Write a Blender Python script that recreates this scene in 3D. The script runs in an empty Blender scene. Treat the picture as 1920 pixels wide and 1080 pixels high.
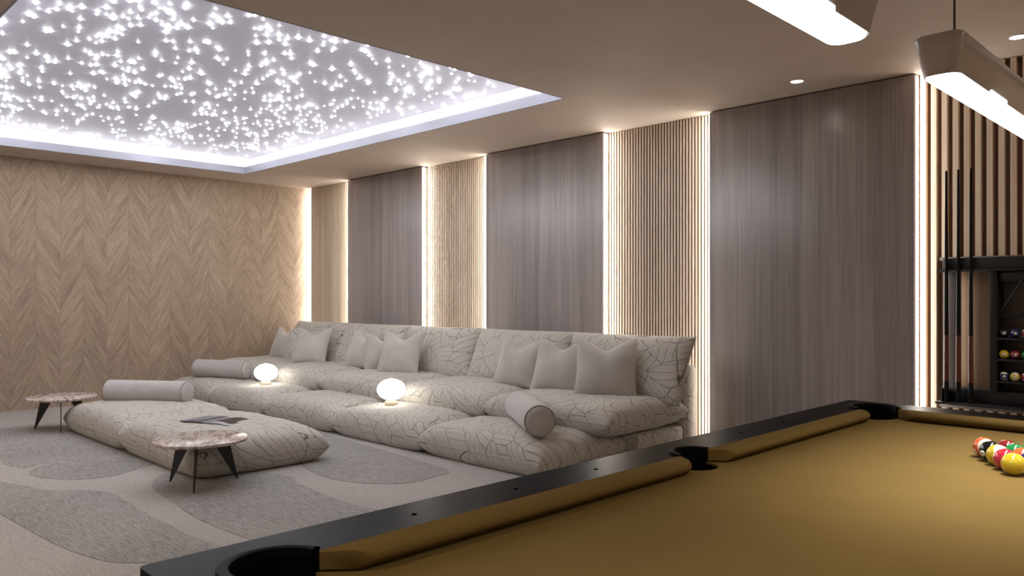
import bpy, bmesh, math, random
from mathutils import Vector, Matrix, noise
R = math.radians
PI = math.pi
S = bpy.context.scene
COL = S.collection

# ------------------------------------------------------------------ camera, world, exposure
cam_data = bpy.data.cameras.new('camera')
cam = bpy.data.objects.new('camera', cam_data)
COL.objects.link(cam)
cam.location = (0, 0, 1.24)
cam.rotation_euler = (R(90), 0, R(44.8))
cam_data.sensor_width = 36
cam_data.lens = 36 * 1465 / 1920
cam_data.shift_y = 17 / 1920
cam_data.clip_start = 0.02
S.camera = cam
W = bpy.data.worlds.new('world')
S.world = W
W.use_nodes = True
W.node_tree.nodes['Background'].inputs[0].default_value = (0.6, 0.6, 0.7, 1)
W.node_tree.nodes['Background'].inputs[1].default_value = 0.0
S.view_settings.view_transform = 'Standard'
S.view_settings.look = 'None'
S.view_settings.gamma = 1
S.view_settings.use_curve_mapping = False
S.view_settings.exposure = 0.2

# light strengths (tuning)
STAR = 66.0
PANEL = 0.19
COVE = 6.0
LED = 28.0
GLOBE = 5.5
PEND_W = 6.0
PEND_E = 5.0
DOWN_W = 1.2          # the dimmed pair by the back wall
DOWN_FILL = 120.0      # unseen ones, added as fill light

# ------------------------------------------------------------------ materials
def srgb(r, g, b):
    f = lambda c: (c / 255) / 12.92 if c <= 10 else ((c / 255 + 0.055) / 1.055) ** 2.4
    return (f(r), f(g), f(b), 1)

class NT:
    def __init__(s, name):
        s.m = bpy.data.materials.new(name)
        s.m.use_nodes = True
        s.t = s.m.node_tree
        s.b = s.t.nodes['Principled BSDF']
        s.out = s.t.nodes['Material Output']
    def n(s, typ, **kw):
        nd = s.t.nodes.new(typ)
        for k, v in kw.items():
            if k in nd.inputs:
                nd.inputs[k].default_value = v
            else:
                setattr(nd, k, v)
        return nd
    def l(s, a, b):
        s.t.links.new(a, b)
    def math(s, op, a, b=None, c=None, clamp=False):
        nd = s.t.nodes.new('ShaderNodeMath')
        nd.operation = op
        nd.use_clamp = clamp
        for i, v in enumerate((a, b, c)):
            if v is None:
                continue
            if isinstance(v, (int, float)):
                nd.inputs[i].default_value = v
            else:
                s.l(v, nd.inputs[i])
        return nd.outputs[0]
    def mix(s, fac, a, b):
        nd = s.t.nodes.new('ShaderNodeMix')
        nd.data_type = 'RGBA'
        for i, v in ((0, fac), (6, a), (7, b)):
            if isinstance(v, (int, float, tuple)):
                nd.inputs[i].default_value = v
            else:
                s.l(v, nd.inputs[i])
        return nd.outputs[2]
    def ramp(s, fac, stops):
        nd = s.t.nodes.new('ShaderNodeValToRGB')
        e = nd.color_ramp.elements
        while len(e) < len(stops):
            e.new(0.5)
        for el, (p, c) in zip(e, stops):
            el.position = p
            el.color = c
        s.l(fac, nd.inputs[0])
        return nd.outputs[0]
    def coord(s, scale=(1, 1, 1), rand=0.0, kind='Object', rot=(0, 0, 0)):
        tc = s.n('ShaderNodeTexCoord')
        mp = s.n('ShaderNodeMapping')
        mp.inputs['Scale'].default_value = scale
        mp.inputs['Rotation'].default_value = rot
        src = tc.outputs[kind]
        if rand:
            oi = s.n('ShaderNodeObjectInfo')
            add = s.n('ShaderNodeVectorMath', operation='ADD')
            s.l(src, add.inputs[0])
            s.l(s.math('MULTIPLY', oi.outputs['Random'], rand), add.inputs[1])
            src = add.outputs[0]
        s.l(src, mp.inputs[0])
        return mp.outputs[0]
    def noise(s, vec, scale=5, detail=3, rough=0.5):
        nd = s.n('ShaderNodeTexNoise')
        nd.inputs['Scale'].default_value = scale
        nd.inputs['Detail'].default_value = detail
        nd.inputs['Roughness'].default_value = rough
        s.l(vec, nd.inputs['Vector'])
        return nd.outputs[0]
    def bump(s, h, strength=0.2, dist=0.01):
        nd = s.n('ShaderNodeBump')
        nd.inputs['Strength'].default_value = strength
        nd.inputs['Distance'].default_value = dist
        s.l(h, nd.inputs['Height'])
        s.l(nd.outputs[0], s.b.inputs['Normal'])
    def base(s, c, rough=0.5, metal=0, spec=None, coat=0, sheen=0):
        if isinstance(c, tuple):
            s.b.inputs['Base Color'].default_value = c
        else:
            s.l(c, s.b.inputs['Base Color'])
        s.b.inputs['Roughness'].default_value = rough
        s.b.inputs['Metallic'].default_value = metal
        if spec is not None:
            s.b.inputs['Specular IOR Level'].default_value = spec
        if coat:
            s.b.inputs['Coat Weight'].default_value = coat
            s.b.inputs['Coat Roughness'].default_value = 0.05
        if sheen:
            s.b.inputs['Sheen Weight'].default_value = sheen
            s.b.inputs['Sheen Roughness'].default_value = 0.5
        return s.m

def plain(name, c, rough=0.5, var=0.06, scale=20, **kw):
    t = NT(name)
    nz = t.noise(t.coord(), scale, 3)
    lo = tuple(max(0, x * (1 - var)) for x in c[:3]) + (1,)
    hi = tuple(min(1, x * (1 + var)) for x in c[:3]) + (1,)
    return t.base(t.ramp(nz, [(0.3, lo), (0.7, hi)]), rough, **kw)

def glow(name, c, strength):
    t = NT(name)
    t.base((0.8, 0.8, 0.8, 1), 0.5)
    t.b.inputs['Emission Color'].default_value = tuple(c[:3]) + (1,)
    t.b.inputs['Emission Strength'].default_value = strength
    return t.m

def m_pattern():
    """beige weave with thin dark lines: patches of parallel strokes in four directions, outlined"""
    t = NT('patterned_fabric')
    v = t.coord((1, 1, 1), 9.0)
    sp = t.n('ShaderNodeSeparateXYZ')
    t.l(v, sp.inputs[0])
    X = t.math('ADD', sp.outputs[0], t.math('MULTIPLY', sp.outputs[2], 0.75))
    Y = t.math('ADD', sp.outputs[1], t.math('MULTIPLY', sp.outputs[2], 0.66))
    cv = t.n('ShaderNodeCombineXYZ')
    t.l(X, cv.inputs[0]); t.l(Y, cv.inputs[1])
    def vor(feature):
        vo = t.n('ShaderNodeTexVoronoi', voronoi_dimensions='2D')
        vo.feature = feature
        vo.inputs['Scale'].default_value = 6.2
        vo.inputs['Randomness'].default_value = 0.9
        t.l(cv.outputs[0], vo.inputs['Vector'])
        return vo
    ed = vor('DISTANCE_TO_EDGE').outputs['Distance']
    cs = t.n('ShaderNodeSeparateColor')
    t.l(vor('F1').outputs['Color'], cs.inputs[0])
    ang = t.math('MULTIPLY', t.math('FLOOR', t.math('MULTIPLY', cs.outputs[0], 6.0)), PI / 6)
    u = t.math('ADD', t.math('MULTIPLY', X, t.math('COSINE', ang)), t.math('MULTIPLY', Y, t.math('SINE', ang)))
    freq = t.math('ADD', 13.0, t.math('MULTIPLY', cs.outputs[1], 10.0))
    fr = t.math('ABSOLUTE', t.math('SUBTRACT', t.math('FRACT', t.math('ADD', t.math('MULTIPLY', u, freq), cs.outputs[2])), 0.5))
    def soft_less(x, lo, hi):
        mr = t.n('ShaderNodeMapRange')
        mr.inputs['From Min'].default_value = lo
        mr.inputs['From Max'].default_value = hi
        mr.inputs['To Min'].default_value = 1
        mr.inputs['To Max'].default_value = 0
        t.l(x, mr.inputs['Value'])
        return mr.outputs[0]
    m = t.math('MAXIMUM', soft_less(ed, 0.006, 0.020), t.math('MULTIPLY', soft_less(fr, 0.016, 0.050), 0.9))
    br = t.noise(v, 11, 2)
    m = t.math('MULTIPLY', m, t.ramp(br, [(0.34, (0.25, 0.25, 0.25, 1)), (0.48, (0.9, 0.9, 0.9, 1))]))
    weave = t.noise(v, 220, 2)
    cloth = t.ramp(weave, [(0.3, srgb(168, 163, 155)), (0.7, srgb(196, 191, 182))])
    col = t.mix(m, cloth, srgb(84, 77, 70))
    t.base(col, 0.9, spec=0.2, sheen=0.2)
    t.bump(t.math('SUBTRACT', t.math('MULTIPLY', weave, 0.3), m), 0.35, 0.004)
    return t.m

def m_cloth(name, c, var=0.10, fine=160, sheen=0.4, spec=0.2):
    t = NT(name)
    v = t.coord((1, 1, 1), 5.0)
    nz = t.noise(v, 7, 4)
    lo = tuple(x * (1 - var) for x in c[:3]) + (1,)
    hi = tuple(min(1, x * (1 + var)) for x in c[:3]) + (1,)
    t.base(t.ramp(nz, [(0.3, lo), (0.7, hi)]), 0.85, spec=spec, sheen=sheen)
    t.bump(t.noise(v, fine, 2), 0.15, 0.003)
    return t.m

def m_herringbone():
    """chevron veneer on the x = const wall: Y runs along the wall, Z up"""
    t = NT('chevron_veneer')
    tc = t.n('ShaderNodeTexCoord')
    sp = t.n('ShaderNodeSeparateXYZ')
    t.l(tc.outputs['Object'], sp.inputs[0])
    wd = 0.2445
    y = t.math('DIVIDE', t.math('SUBTRACT', sp.outputs[1], 2.426 - 20 * wd), wd)
    col = t.math('FLOOR', y)
    tri = t.math('MULTIPLY', t.math('PINGPONG', y, 1.0), wd)      # 0 at a peak, wd at a valley
    k = 1.75
    across = t.math('ADD', sp.outputs[2], t.math('MULTIPLY', tri, k))
    along = t.math('SUBTRACT', t.math('MULTIPLY', sp.outputs[2], k), tri)
    cv = t.n('ShaderNodeCombineXYZ')
    t.l(across, cv.inputs[0]); t.l(along, cv.inputs[1]); t.l(t.math('MULTIPLY', col, 3.17), cv.inputs[2])
    def streak(sx, sy, det):
        mp = t.n('ShaderNodeMapping')
        mp.inputs['Scale'].default_value = (sx, sy, 1)
        t.l(cv.outputs[0], mp.inputs[0])
        return t.noise(mp.outputs[0], 1, det, 0.6)
    fine = streak(95, 5.0, 4)
    mid = streak(16, 1.6, 3)
    strip = t.math('FRACT', t.math('MULTIPLY', across, 9.0))
    wn = t.n('ShaderNodeTexWhiteNoise', noise_dimensions='2D')
    cw = t.n('ShaderNodeCombineXYZ')
    t.l(t.math('FLOOR', t.math('MULTIPLY', across, 5.2)), cw.inputs[0]); t.l(col, cw.inputs[1])
    t.l(cw.outputs[0], wn.inputs['Vector'])
    val = t.math('ADD', t.math('ADD', t.math('MULTIPLY', fine, 0.55), t.math('MULTIPLY', mid, 0.45)),
                 t.math('MULTIPLY', wn.outputs['Value'], 0.07))
    c = t.ramp(val, [(0.34, srgb(121, 104, 89)), (0.54, srgb(157, 138, 119)), (0.76, srgb(184, 167, 148))])
    edge = t.math('ABSOLUTE', t.math('SUBTRACT', t.math('FRACT', y), 0.5))
    seam = t.math('GREATER_THAN', edge, 0.488)
    c = t.mix(t.math('MULTIPLY', seam, 0.35), c, srgb(110, 92, 76))
    t.base(c, 0.6, spec=0.3)
    t.bump(t.math('ADD', fine, mid), 0.45, 0.012)
    return t.m

def m_vwood(name, dark, mid, light, rough=0.4, fine=120, band=14, spec=0.5):
    t = NT(name)
    v = t.coord((1, 1, 1))
    def st(s, z):
        mp = t.n('ShaderNodeMapping')
        mp.inputs['Scale'].default_value = (s, s, z)
        t.l(v, mp.inputs[0])
        return t.noise(mp.outputs[0], 1, 3, 0.6)
    f = st(fine, 1.2); b = st(band, 0.25)
    sp = t.n('ShaderNodeSeparateXYZ'); t.l(v, sp.inputs[0])
    wn = t.n('ShaderNodeTexWhiteNoise', noise_dimensions='1D')
    t.l(t.math('FLOOR', t.math('MULTIPLY', sp.outputs[0], 8.5)), wn.inputs['W'])
    val = t.math('ADD', t.math('ADD', t.math('MULTIPLY', f, 0.5), t.math('MULTIPLY', b, 0.42)), t.math('MULTIPLY', wn.outputs['Value'], 0.09))
    t.base(t.ramp(val, [(0.34, dark), (0.5, mid), (0.68, light)]), rough, spec=spec)
    t.bump(f, 0.12, 0.003)
    return t.m

def m_carpet(name, c1, c2, streaks, strength=0.5):
    t = NT(name)
    v = t.coord((1, 1, 1))
    a = t.noise(v, 95, 3, 0.7)
    mp = t.n('ShaderNodeMapping')
    mp.inputs['Scale'].default_value = (9, 60, 1)
    mp.inputs['Rotation'].default_value = (0, 0, R(28))
    t.l(v, mp.inputs[0])
    b = t.noise(mp.outputs[0], 1, 4, 0.7)
    big = t.noise(v, 1.1, 2)
    val = t.math('ADD', t.math('MULTIPLY', a, 1 - streaks), t.math('MULTIPLY', b, streaks))
    val = t.math('ADD', t.math('MULTIPLY', val, 0.85), t.math('MULTIPLY', big, 0.15))
    t.base(t.ramp(val, [(0.36, c1), (0.62, c2)]), 0.95, spec=0.1)
    t.bump(val, strength, 0.01)
    return t.m

def m_marble():
    t = NT('marble')
    v = t.coord((1, 1, 1), 3.0)
    mp = t.n('ShaderNodeMapping')
    mp.inputs['Scale'].default_value = (2, 7, 2)
    mp.inputs['Rotation'].default_value = (0, 0, R(-38))
    t.l(v, mp.inputs[0])
    a = t.noise(mp.outputs[0], 2.2, 8, 0.65)
    c = t.ramp(a, [(0.3, srgb(92, 74, 64)), (0.44, srgb(176, 160, 150)), (0.52, srgb(206, 198, 192)), (0.6, srgb(150, 128, 116)), (0.7, srgb(222, 214, 208))])
    t.base(c, 0.22, spec=0.5)
    t.bump(a, 0.1, 0.01)
    return t.m

def m_ball(name, c, stripe):
    t = NT(name)
    tc = t.n('ShaderNodeTexCoord')
    sp = t.n('ShaderNodeSeparateXYZ')
    t.l(tc.outputs['Object'], sp.inputs[0])
    col = c
    ivory = srgb(235, 228, 205)
    if stripe:
        z = t.math('ABSOLUTE', sp.outputs[2])
        col = t.mix(t.math('LESS_THAN', z, 0.0155), ivory, c)
    # worn speckle
    nz = t.noise(t.coord((1, 1, 1), 3.0), 60, 2)
    f = t.math('MULTIPLY', t.math('GREATER_THAN', nz, 0.72), 0.25)
    t.base(t.mix(f, col, ivory), 0.12, spec=0.6, coat=0.6)
    return t.m

def m_plaster():
    t = NT('plaster')
    v = t.coord()
    a = t.noise(v, 1.6, 5, 0.6)
    t.base(t.ramp(a, [(0.3, srgb(182, 168, 156)), (0.7, srgb(192, 178, 166))]), 0.75, spec=0.25)
    t.bump(t.noise(v, 4, 6, 0.65), 0.10, 0.02)
    return t.m

M = {
    'plaster': m_plaster(),
    'white_paint': plain('white_paint', srgb(228, 228, 232), 0.6, 0.02),
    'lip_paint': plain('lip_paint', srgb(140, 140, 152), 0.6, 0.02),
    'beige_paint': plain('beige_paint', srgb(180, 165, 150), 0.7, 0.04),
    'chevron': m_herringbone(),
    'dark_wood': m_vwood('taupe_veneer', srgb(126, 118, 117), srgb(150, 142, 140), srgb(171, 162, 159), 0.31),
    'slat_wood': m_vwood('pale_oak_slat', srgb(176, 156, 137), srgb(202, 184, 165), srgb(220, 204, 187), 0.55, 90, 20),
    'slat_light': m_vwood('light_oak_slat', srgb(206, 184, 160), srgb(226, 206, 184), srgb(238, 222, 202), 0.55, 90, 20),
    'slat_back': plain('dark_slat_backing', srgb(44, 36, 31), 0.85),
    'slat_brown': m_vwood('brown_backing', srgb(84, 60, 44), srgb(112, 82, 60), srgb(134, 100, 76), 0.6),
    'grey_board': m_vwood('grey_board', srgb(84, 76, 74), srgb(100, 92, 88), srgb(116, 106, 100), 0.5),  # grey of the niche rails, also the rack back painted as if shaded
    'tan_board': m_vwood('tan_board', srgb(146, 120, 94), srgb(168, 140, 112), srgb(186, 158, 128), 0.5),  # rack back where light falls on it, brightness put into the colour
    'carpet_pale': m_carpet('carpet_pale', srgb(138, 133, 129), srgb(180, 174, 169), 0.25),
    'carpet_grey': m_carpet('carpet_grey', srgb(104, 101, 99), srgb(170, 166, 162), 0.45, 0.8),
    'floor': plain('beige_floor', srgb(150, 138, 128), 0.8),
    'pattern': m_pattern(),
    'grey_cloth': m_cloth('grey_cushion_cloth', srgb(176, 171, 165)),
    'bolster_cloth': m_cloth('bolster_velvet', srgb(178, 174, 172)),
    'piping': m_cloth('piping_cloth', srgb(150, 142, 134)),
    'marble': m_marble(),
    'black_metal': plain('black_metal', srgb(14, 14, 15), 0.4),
    'black_wood': plain('black_lacquer', srgb(13, 12, 13), 0.30, 0.05, spec=0.012),
    'black_leather': plain('black_leather', srgb(8, 8, 9), 0.6, spec=0.08),
    'rack_black': plain('rack_black', srgb(15, 15, 18), 0.45),
    'pool_cloth': m_cloth('pool_cloth', srgb(110, 90, 50), 0.03, 320, 0, 0.05),
    'sight': plain('sight_dot', srgb(2, 2, 2), 0.95, spec=0.0),
    'housing': plain('bronze_housing', srgb(178, 172, 166), 0.34, 0.03, metal=0.15),
    'cable': plain('cable', srgb(40, 36, 34), 0.5),
    'cue_black': plain('cue_black', srgb(12, 11, 11), 0.5, spec=0.2),
    'cue_wood': m_vwood('cue_wood', srgb(44, 20, 14), srgb(74, 34, 22), srgb(98, 48, 30), 0.35),
    'white_spot': plain('white_spot', srgb(225, 220, 210), 0.3, 0.01),
    'digit': plain('digit_black', srgb(14, 14, 14), 0.4),
    'paper': plain('paper', srgb(165, 163, 170), 0.5, 0.03),
    'photo_dark': plain('printed_photo', srgb(30, 26, 25), 0.35, 0.4, 14),
    'photo_grey': plain('printed_grey', srgb(122, 122, 132), 0.35, 0.3, 18),
    'cover': plain('magazine_cover', srgb(20, 20, 22), 0.35),
    'lamp_base': plain('lamp_base', srgb(200, 184, 160), 0.4),
    'trim_white': plain('downlight_trim', srgb(235, 230, 222), 0.4, 0.01),
    'star': glow('star_glow', (0.96, 0.97, 1.0), STAR),
    'star_panel': None,
    'cove': glow('cove_led', (1.0, 0.98, 0.97), COVE),
    'led': glow('warm_led', (1.0, 0.93, 0.84), LED),
    'globe': glow('opal_globe', (1.0, 0.95, 0.86), GLOBE),
    'diffuser': glow('pendant_diffuser', (1.0, 0.985, 0.96), PEND_E),
    'downlens': glow('downlight_lens', (1.0, 0.95, 0.88), 8.0),
}
def m_starpanel():
    t = NT('star_panel_film')
    t.base(srgb(150, 148, 158), 0.5, spec=0.3)
    t.b.inputs['Emission Color'].default_value = (0.86, 0.84, 1.0, 1)
    t.b.inputs['Emission Strength'].default_value = PANEL
    return t.m
M['star_panel'] = m_starpanel()
BALLC = {1: srgb(196, 170, 44), 2: srgb(30, 38, 96), 3: srgb(172, 40, 56), 4: srgb(84, 44, 110), 5: srgb(206, 92, 50), 6: srgb(30, 120, 62), 7: srgb(124, 34, 40), 8: srgb(14, 15, 18)}
BM = {i: m_ball('ball_%d' % i, BALLC[(i - 1) % 8 + 1] if i != 8 else BALLC[8], i > 8) for i in range(1, 16)}

# ------------------------------------------------------------------ mesh helpers
class MB:
    def __init__(s):
        s.v = []; s.f = []; s.mi = []
    def add(s, verts, faces, mi=0):
        o = len(s.v)
        s.v += [tuple(p) for p in verts]
        s.f += [tuple(i + o for i in f) for f in faces]
        s.mi += [mi] * len(faces)
        return s
    def box(s, x0, x1, y0, y1, z0, z1, mi=0):
        v = [(x, y, z) for z in (z0, z1) for y in (y0, y1) for x in (x0, x1)]
        return s.add(v, [(0, 2, 3, 1), (4, 5, 7, 6), (0, 1, 5, 4), (2, 6, 7, 3), (0, 4, 6, 2), (1, 3, 7, 5)], mi)
    def prism(s, pts, z0, z1, mi=0):
        n = len(pts)
        v = [(x, y, z0) for x, y in pts] + [(x, y, z1) for x, y in pts]
        return s.add(v, [tuple(reversed(range(n))), tuple(range(n, 2 * n))] + [(i, (i + 1) % n, (i + 1) % n + n, i + n) for i in range(n)], mi)
    def loft(s, rings, cap=True, mi=0, closed=True):
        n = len(rings[0]); v = [p for r in rings for p in r]; f = []
        for k in range(len(rings) - 1):
            for i in range(n if closed else n - 1):
                a = k * n + i; b = k * n + (i + 1) % n
                f.append((a, b, b + n, a + n))
        if cap:
            f.append(tuple(reversed(range(n)))); f.append(tuple(range((len(rings) - 1) * n, len(rings) * n)))
        return s.add(v, f, mi)
    def lathe(s, prof, seg=32, cap=True, mi=0, c=(0, 0, 0)):
        rings = [[(c[0] + r * math.cos(2 * PI * i / seg), c[1] + r * math.sin(2 * PI * i / seg), c[2] + z) for i in range(seg)] for r, z in prof]
        return s.loft(rings, cap, mi)
    def tube(s, a, b, r0, r1=None, seg=10, mi=0):
        a = Vector(a); b = Vector(b); r1 = r0 if r1 is None else r1
        d = (b - a).normalized(); u = d.orthogonal().normalized(); w = d.cross(u)
        rings = [[tuple(p + (u * math.cos(2 * PI * i / seg) + w * math.sin(2 * PI * i / seg)) * r) for i in range(seg)] for p, r in ((a, r0), (b, r1))]
        return s.loft(rings, True, mi)

def link(o, parent=None):
    COL.objects.link(o)
    if parent is not None:
        o.parent = parent
    return o

def obj(name, mb, mats, parent=None, loc=(0, 0, 0), rot=(0, 0, 0), smooth=False, bevel=0.0, fixn=True, angle=40):
    me = bpy.data.meshes.new(name)
    me.from_pydata(mb.v, [], mb.f)
    mats = mats if isinstance(mats, (list, tuple)) else [mats]
    for m in mats:
        me.materials.append(M[m] if isinstance(m, str) else m)
    for p, i in zip(me.polygons, mb.mi):
        p.material_index = i
    if bevel or fixn:
        bm = bmesh.new(); bm.from_mesh(me)
        if fixn:
            bmesh.ops.recalc_face_normals(bm, faces=bm.faces)
        if bevel:
            es = [e for e in bm.edges if len(e.link_faces) == 2 and e.calc_face_angle(0) > R(30)]
            bmesh.ops.bevel(bm, geom=es, offset=bevel, segments=2, affect='EDGES', profile=0.5, clamp_overlap=True)
        bm.to_mesh(me); bm.free()
    if smooth or bevel:
        for p in me.polygons:
            p.use_smooth = True
        me.set_sharp_from_angle(angle=R(angle))
    o = bpy.data.objects.new(name, me)
    o.location = loc; o.rotation_euler = rot
    return link(o, parent)

def tag(o, label, cat, group=None, kind='thing'):
    o['label'] = label; o['category'] = cat
    if group: o['group'] = group
    if kind: o['kind'] = kind
    return o

def thing(name, label, cat, loc=(0, 0, 0), rot=(0, 0, 0), group=None):
    o = bpy.data.objects.new(name, None)
    o.empty_display_size = 0.1
    o.location = loc; o.rotation_euler = rot
    link(o)
    return tag(o, label, cat, group)

def struct(name, mb, mats, **kw):
    o = obj(name, mb, mats, **kw)
    o['kind'] = 'structure'
    return o

def copy_tree(o, loc, rot=None, label=None, parent=None):
    c = o.copy()
    link(c, parent)
    if parent is None:
        c.location = loc
        if rot is not None: c.rotation_euler = rot
        if label: c['label'] = label
    for ch in list(o.children):
        copy_tree(ch, None, parent=c)
    return c

# ------------------------------------------------------------------ the room shell
XL, XR, YF, YB, CH = -9.85, 2.4, -2.8, 5.86, 2.77
OX0, OX1, OY0, OY1 = -9.2, -3.95, 1.05, 4.56          # opening of the star recess
LIP, CAV, RZ = 0.08, 0.13, 0.225
struct('floor', MB().box(XL, XR, YF, YB, -0.12, -0.012), 'floor')
struct('wall_left', MB().box(XL - 0.1, XL, YF, YB, -0.012, 3.1), 'chevron')
struct('wall_back', MB().box(XL - 0.1, XR + 0.1, YB, YB + 0.1, -0.012, 3.1), 'beige_paint')
struct('wall_right', MB().box(XR, XR + 0.1, YF, YB, -0.012, 3.1), 'beige_paint')
struct('wall_front', MB().box(XL - 0.1, XR + 0.1, YF - 0.1, YF, -0.012, 3.1), 'beige_paint')
c = MB()
T = CH + LIP
c.box(XL, OX0, YF, YB, CH, T); c.box(OX1, XR, YF, YB, CH, T)
c.box(OX0, OX1, YF, OY0, CH, T); c.box(OX0, OX1, OY1, YB, CH, T)
struct('ceiling', c, 'plaster')
# white painted lip lining the opening, and the lit cavity above it
l = MB(); e = 0.012
l.box(OX0, OX0 + e, OY0, OY1, CH - 0.001, T + 0.004); l.box(OX1 - e, OX1, OY0, OY1, CH - 0.001, T + 0.004)
l.box(OX0, OX1, OY0, OY0 + e, CH - 0.001, T + 0.004); l.box(OX0, OX1, OY1 - e, OY1, CH - 0.001, T + 0.004)
struct('trim_1', l, 'lip_paint')
cx0, cx1, cy0, cy1, cz = OX0 - CAV, OX1 + CAV, OY0 - CAV, OY1 + CAV, CH + RZ
w = MB()
w.box(cx0 - .05, cx0, cy0 - .05, cy1 + .05, T, cz + .02); w.box(cx1, cx1 + .05, cy0 - .05, cy1 + .05, T, cz + .02)
w.box(cx0, cx1, cy0 - .05, cy0, T, cz + .02); w.box(cx0, cx1, cy1, cy1 + .05, T, cz + .02)
struct('trim_2', w, 'white_paint')

# ------------------------------------------------------------------ star ceiling
sp = thing('star_ceiling_panel', 'glowing lilac-grey panel full of tiny white star lights in the ceiling recess', 'star ceiling', ((cx0 + cx1) / 2, (cy0 + cy1) / 2, cz))
hx, hy = (cx1 - cx0) / 2, (cy1 - cy0) / 2
obj('backlit_film', MB().box(-hx, hx, -hy, hy, 0, 0.018), 'star_panel', sp)
rnd = random.Random(11)
pts = []
while len(pts) < 1250:
    x = rnd.uniform(-hx + .05, hx - .05); y = rnd.uniform(-hy + .05, hy - .05)
    d = noise.noise((x * 2.1, y * 2.1, 3.3)) + 0.6 * noise.noise((x * 5.2, y * 5.2, 8.1))
    if rnd.random() < min(1, max(0.08, 0.50 + 0.9 * d)):
        if all((x - a) ** 2 + (y - b) ** 2 > 0.0011 for a, b, _ in pts[-400:]):
            pts.append((x, y, rnd.choice((0.0075, 0.0095, 0.0105, 0.0125))))
def dome(mb, r, x=0, y=0):
    seg = 8
    prof = [(r, 0.0), (r * 0.86, -r * 0.5), (r * 0.5, -r * 0.86)]
    rings = [[(x + q * math.cos(2 * PI * i / seg), y + q * math.sin(2 * PI * i / seg), z) for i in range(seg)] for q, z in prof]
    n = len(mb.v)
    mb.loft(rings, False)
    mb.add([(x, y, -r)], [])
    for i in range(seg):
        mb.f.append((n + 16 + i, n + 24, n + 16 + (i + 1) % seg)); mb.mi.append(0)
# those that show largest are the ones nearest the viewer
def seen_size(p):
    X, Y = p[0] + sp.location.x, p[1] + sp.location.y
    dep = -X * 0.7046 + Y * 0.7096
    lat = X * 0.7096 + Y * 0.7046
    px = 960 + 1465 * lat / dep; py = 557 - 1465 * (cz - 1.24) / dep
    k = 0 if (px < 5 or px > 1900 or py < 5) else 1
    # sight line must pass the opening
    t = (CH - 1.24) / (cz - 1.24)
    if not (OX0 < X * t < OX1 and OY0 < Y * t < OY1): k = 0
    return k * p[2] / dep
order = sorted(pts, key=seen_size, reverse=True)
proto = None
for x, y, r in order[:100]:
    if proto is None:
        b = MB(); dome(b, 0.0125)
        proto = o = obj('star_light', b, 'star', sp, smooth=True)
    else:
        o = proto.copy(); link(o, sp)
    o.location = (x, y, 0); o.scale = (r / 0.0125,) * 3
b = MB()
for x, y, r in order[100:]:
    dome(b, r, x, y)
o = obj('star_light_field', b, 'star', sp, smooth=True, fixn=True)
o['kind'] = 'stuff'

cl = thing('cove_light_strip', 'white light strip hidden on the ledge around the star ceiling recess', 'light strip', ((cx0 + cx1) / 2, (cy0 + cy1) / 2, T))
def strip_run(x0, x1, y0, y1):
    obj('strip_run', MB().box(x0 - cl.location.x, x1 - cl.location.x, y0 - cl.location.y, y1 - cl.location.y, 0.001, 0.013), 'cove', cl)
g = 0.035
strip_run(cx0 + g, cx1 - g, cy1 - g - .02, cy1 - g); strip_run(cx0 + g, cx1 - g, cy0 + g, cy0 + g + .02)
strip_run(cx0 + g, cx0 + g + .02, cy0 + .08, cy1 - .08); strip_run(cx1 - g - .02, cx1 - g, cy0 + .08, cy1 - .08)

# ------------------------------------------------------------------ back wall cladding
FACE = 5.725
P = [(-8.71, -7.17), (-6.08, -4.50), (-3.385, -1.812)]
LAB = ['dark taupe wood panel beside the corner slats, farthest of the three wood panels',
       'dark taupe wood panel between the two bright slatted bays, middle of the three',
       'dark taupe wood panel beside the cue rack wall, nearest of the three wood panels']
for (x0, x1), lb in zip(P, LAB):
    t = thing('wood_panel', lb, 'wall panel', ((x0 + x1) / 2, YB, 0), group='taupe wood panels on the back wall')
    h = (x1 - x0) / 2
    obj('veneer_sheet', MB().box(-h, h, FACE - YB, FACE - YB + .052, 0.0, CH - .008), 'dark_wood', t, bevel=0.002)
    obj('mounting_frame', MB().box(-h + .03, h - .03, FACE - YB + .052, -.001, 0.0, CH - .012), 'slat_back', t)
def slat_panel(x0, x1, lb, pitch=0.0305, wid=0.0165):
    t = thing('slatted_bay', lb, 'slatted panel', ((x0 + x1) / 2, YB, 0), group='fine slatted bays on the back wall')
    h = (x1 - x0) / 2
    obj('backing_board', MB().box(-h, h, -0.046, -.001, 0, CH - .004), 'slat_back', t)
    n = int((x1 - x0) / pitch); off = ((x1 - x0) - (n - 1) * pitch - wid) / 2
    b = MB()
    for i in range(n):
        x = -h + off + i * pitch
        b.box(x, x + wid, -0.056, -0.046, 0, CH - .004)
    obj('slat_facing', b, 'slat_wood', t)
slat_panel(-9.745, -8.684, 'finely slatted wood bay in the corner next to the chevron wall')
slat_panel(-7.197, -6.053, 'narrow-looking finely slatted wood bay between the far and middle wood panels')
slat_panel(-4.527, -3.358, 'finely slatted wood bay behind the right end of the sofa')
def led(x, d, lb, y0=5.732, y1=5.774, z1=CH - .012):
    # a thin warm LED profile fixed along the upright edge of a panel, shining sideways (d = -1 or 1) over the slats
    t = thing('led_strip', lb, 'LED strip', (x, (y0 + y1) / 2, 0), group='warm LED strips on the panel edges')
    q = (y1 - y0) / 2
    a, b_ = sorted((0, d * .006)); e0, e1 = sorted((d * .006, d * .012))
    obj('profile', MB().box(a, b_, -q, q, 0.0, z1), 'trim_white', t)
    obj('diffuser', MB().box(e0, e1, -q + .002, q - .002, 0.01, z1 - .01), 'led', t)
led(-9.746, -1, 'warm LED strip in the room corner beside the chevron wall', 5.806, 5.850)
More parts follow.
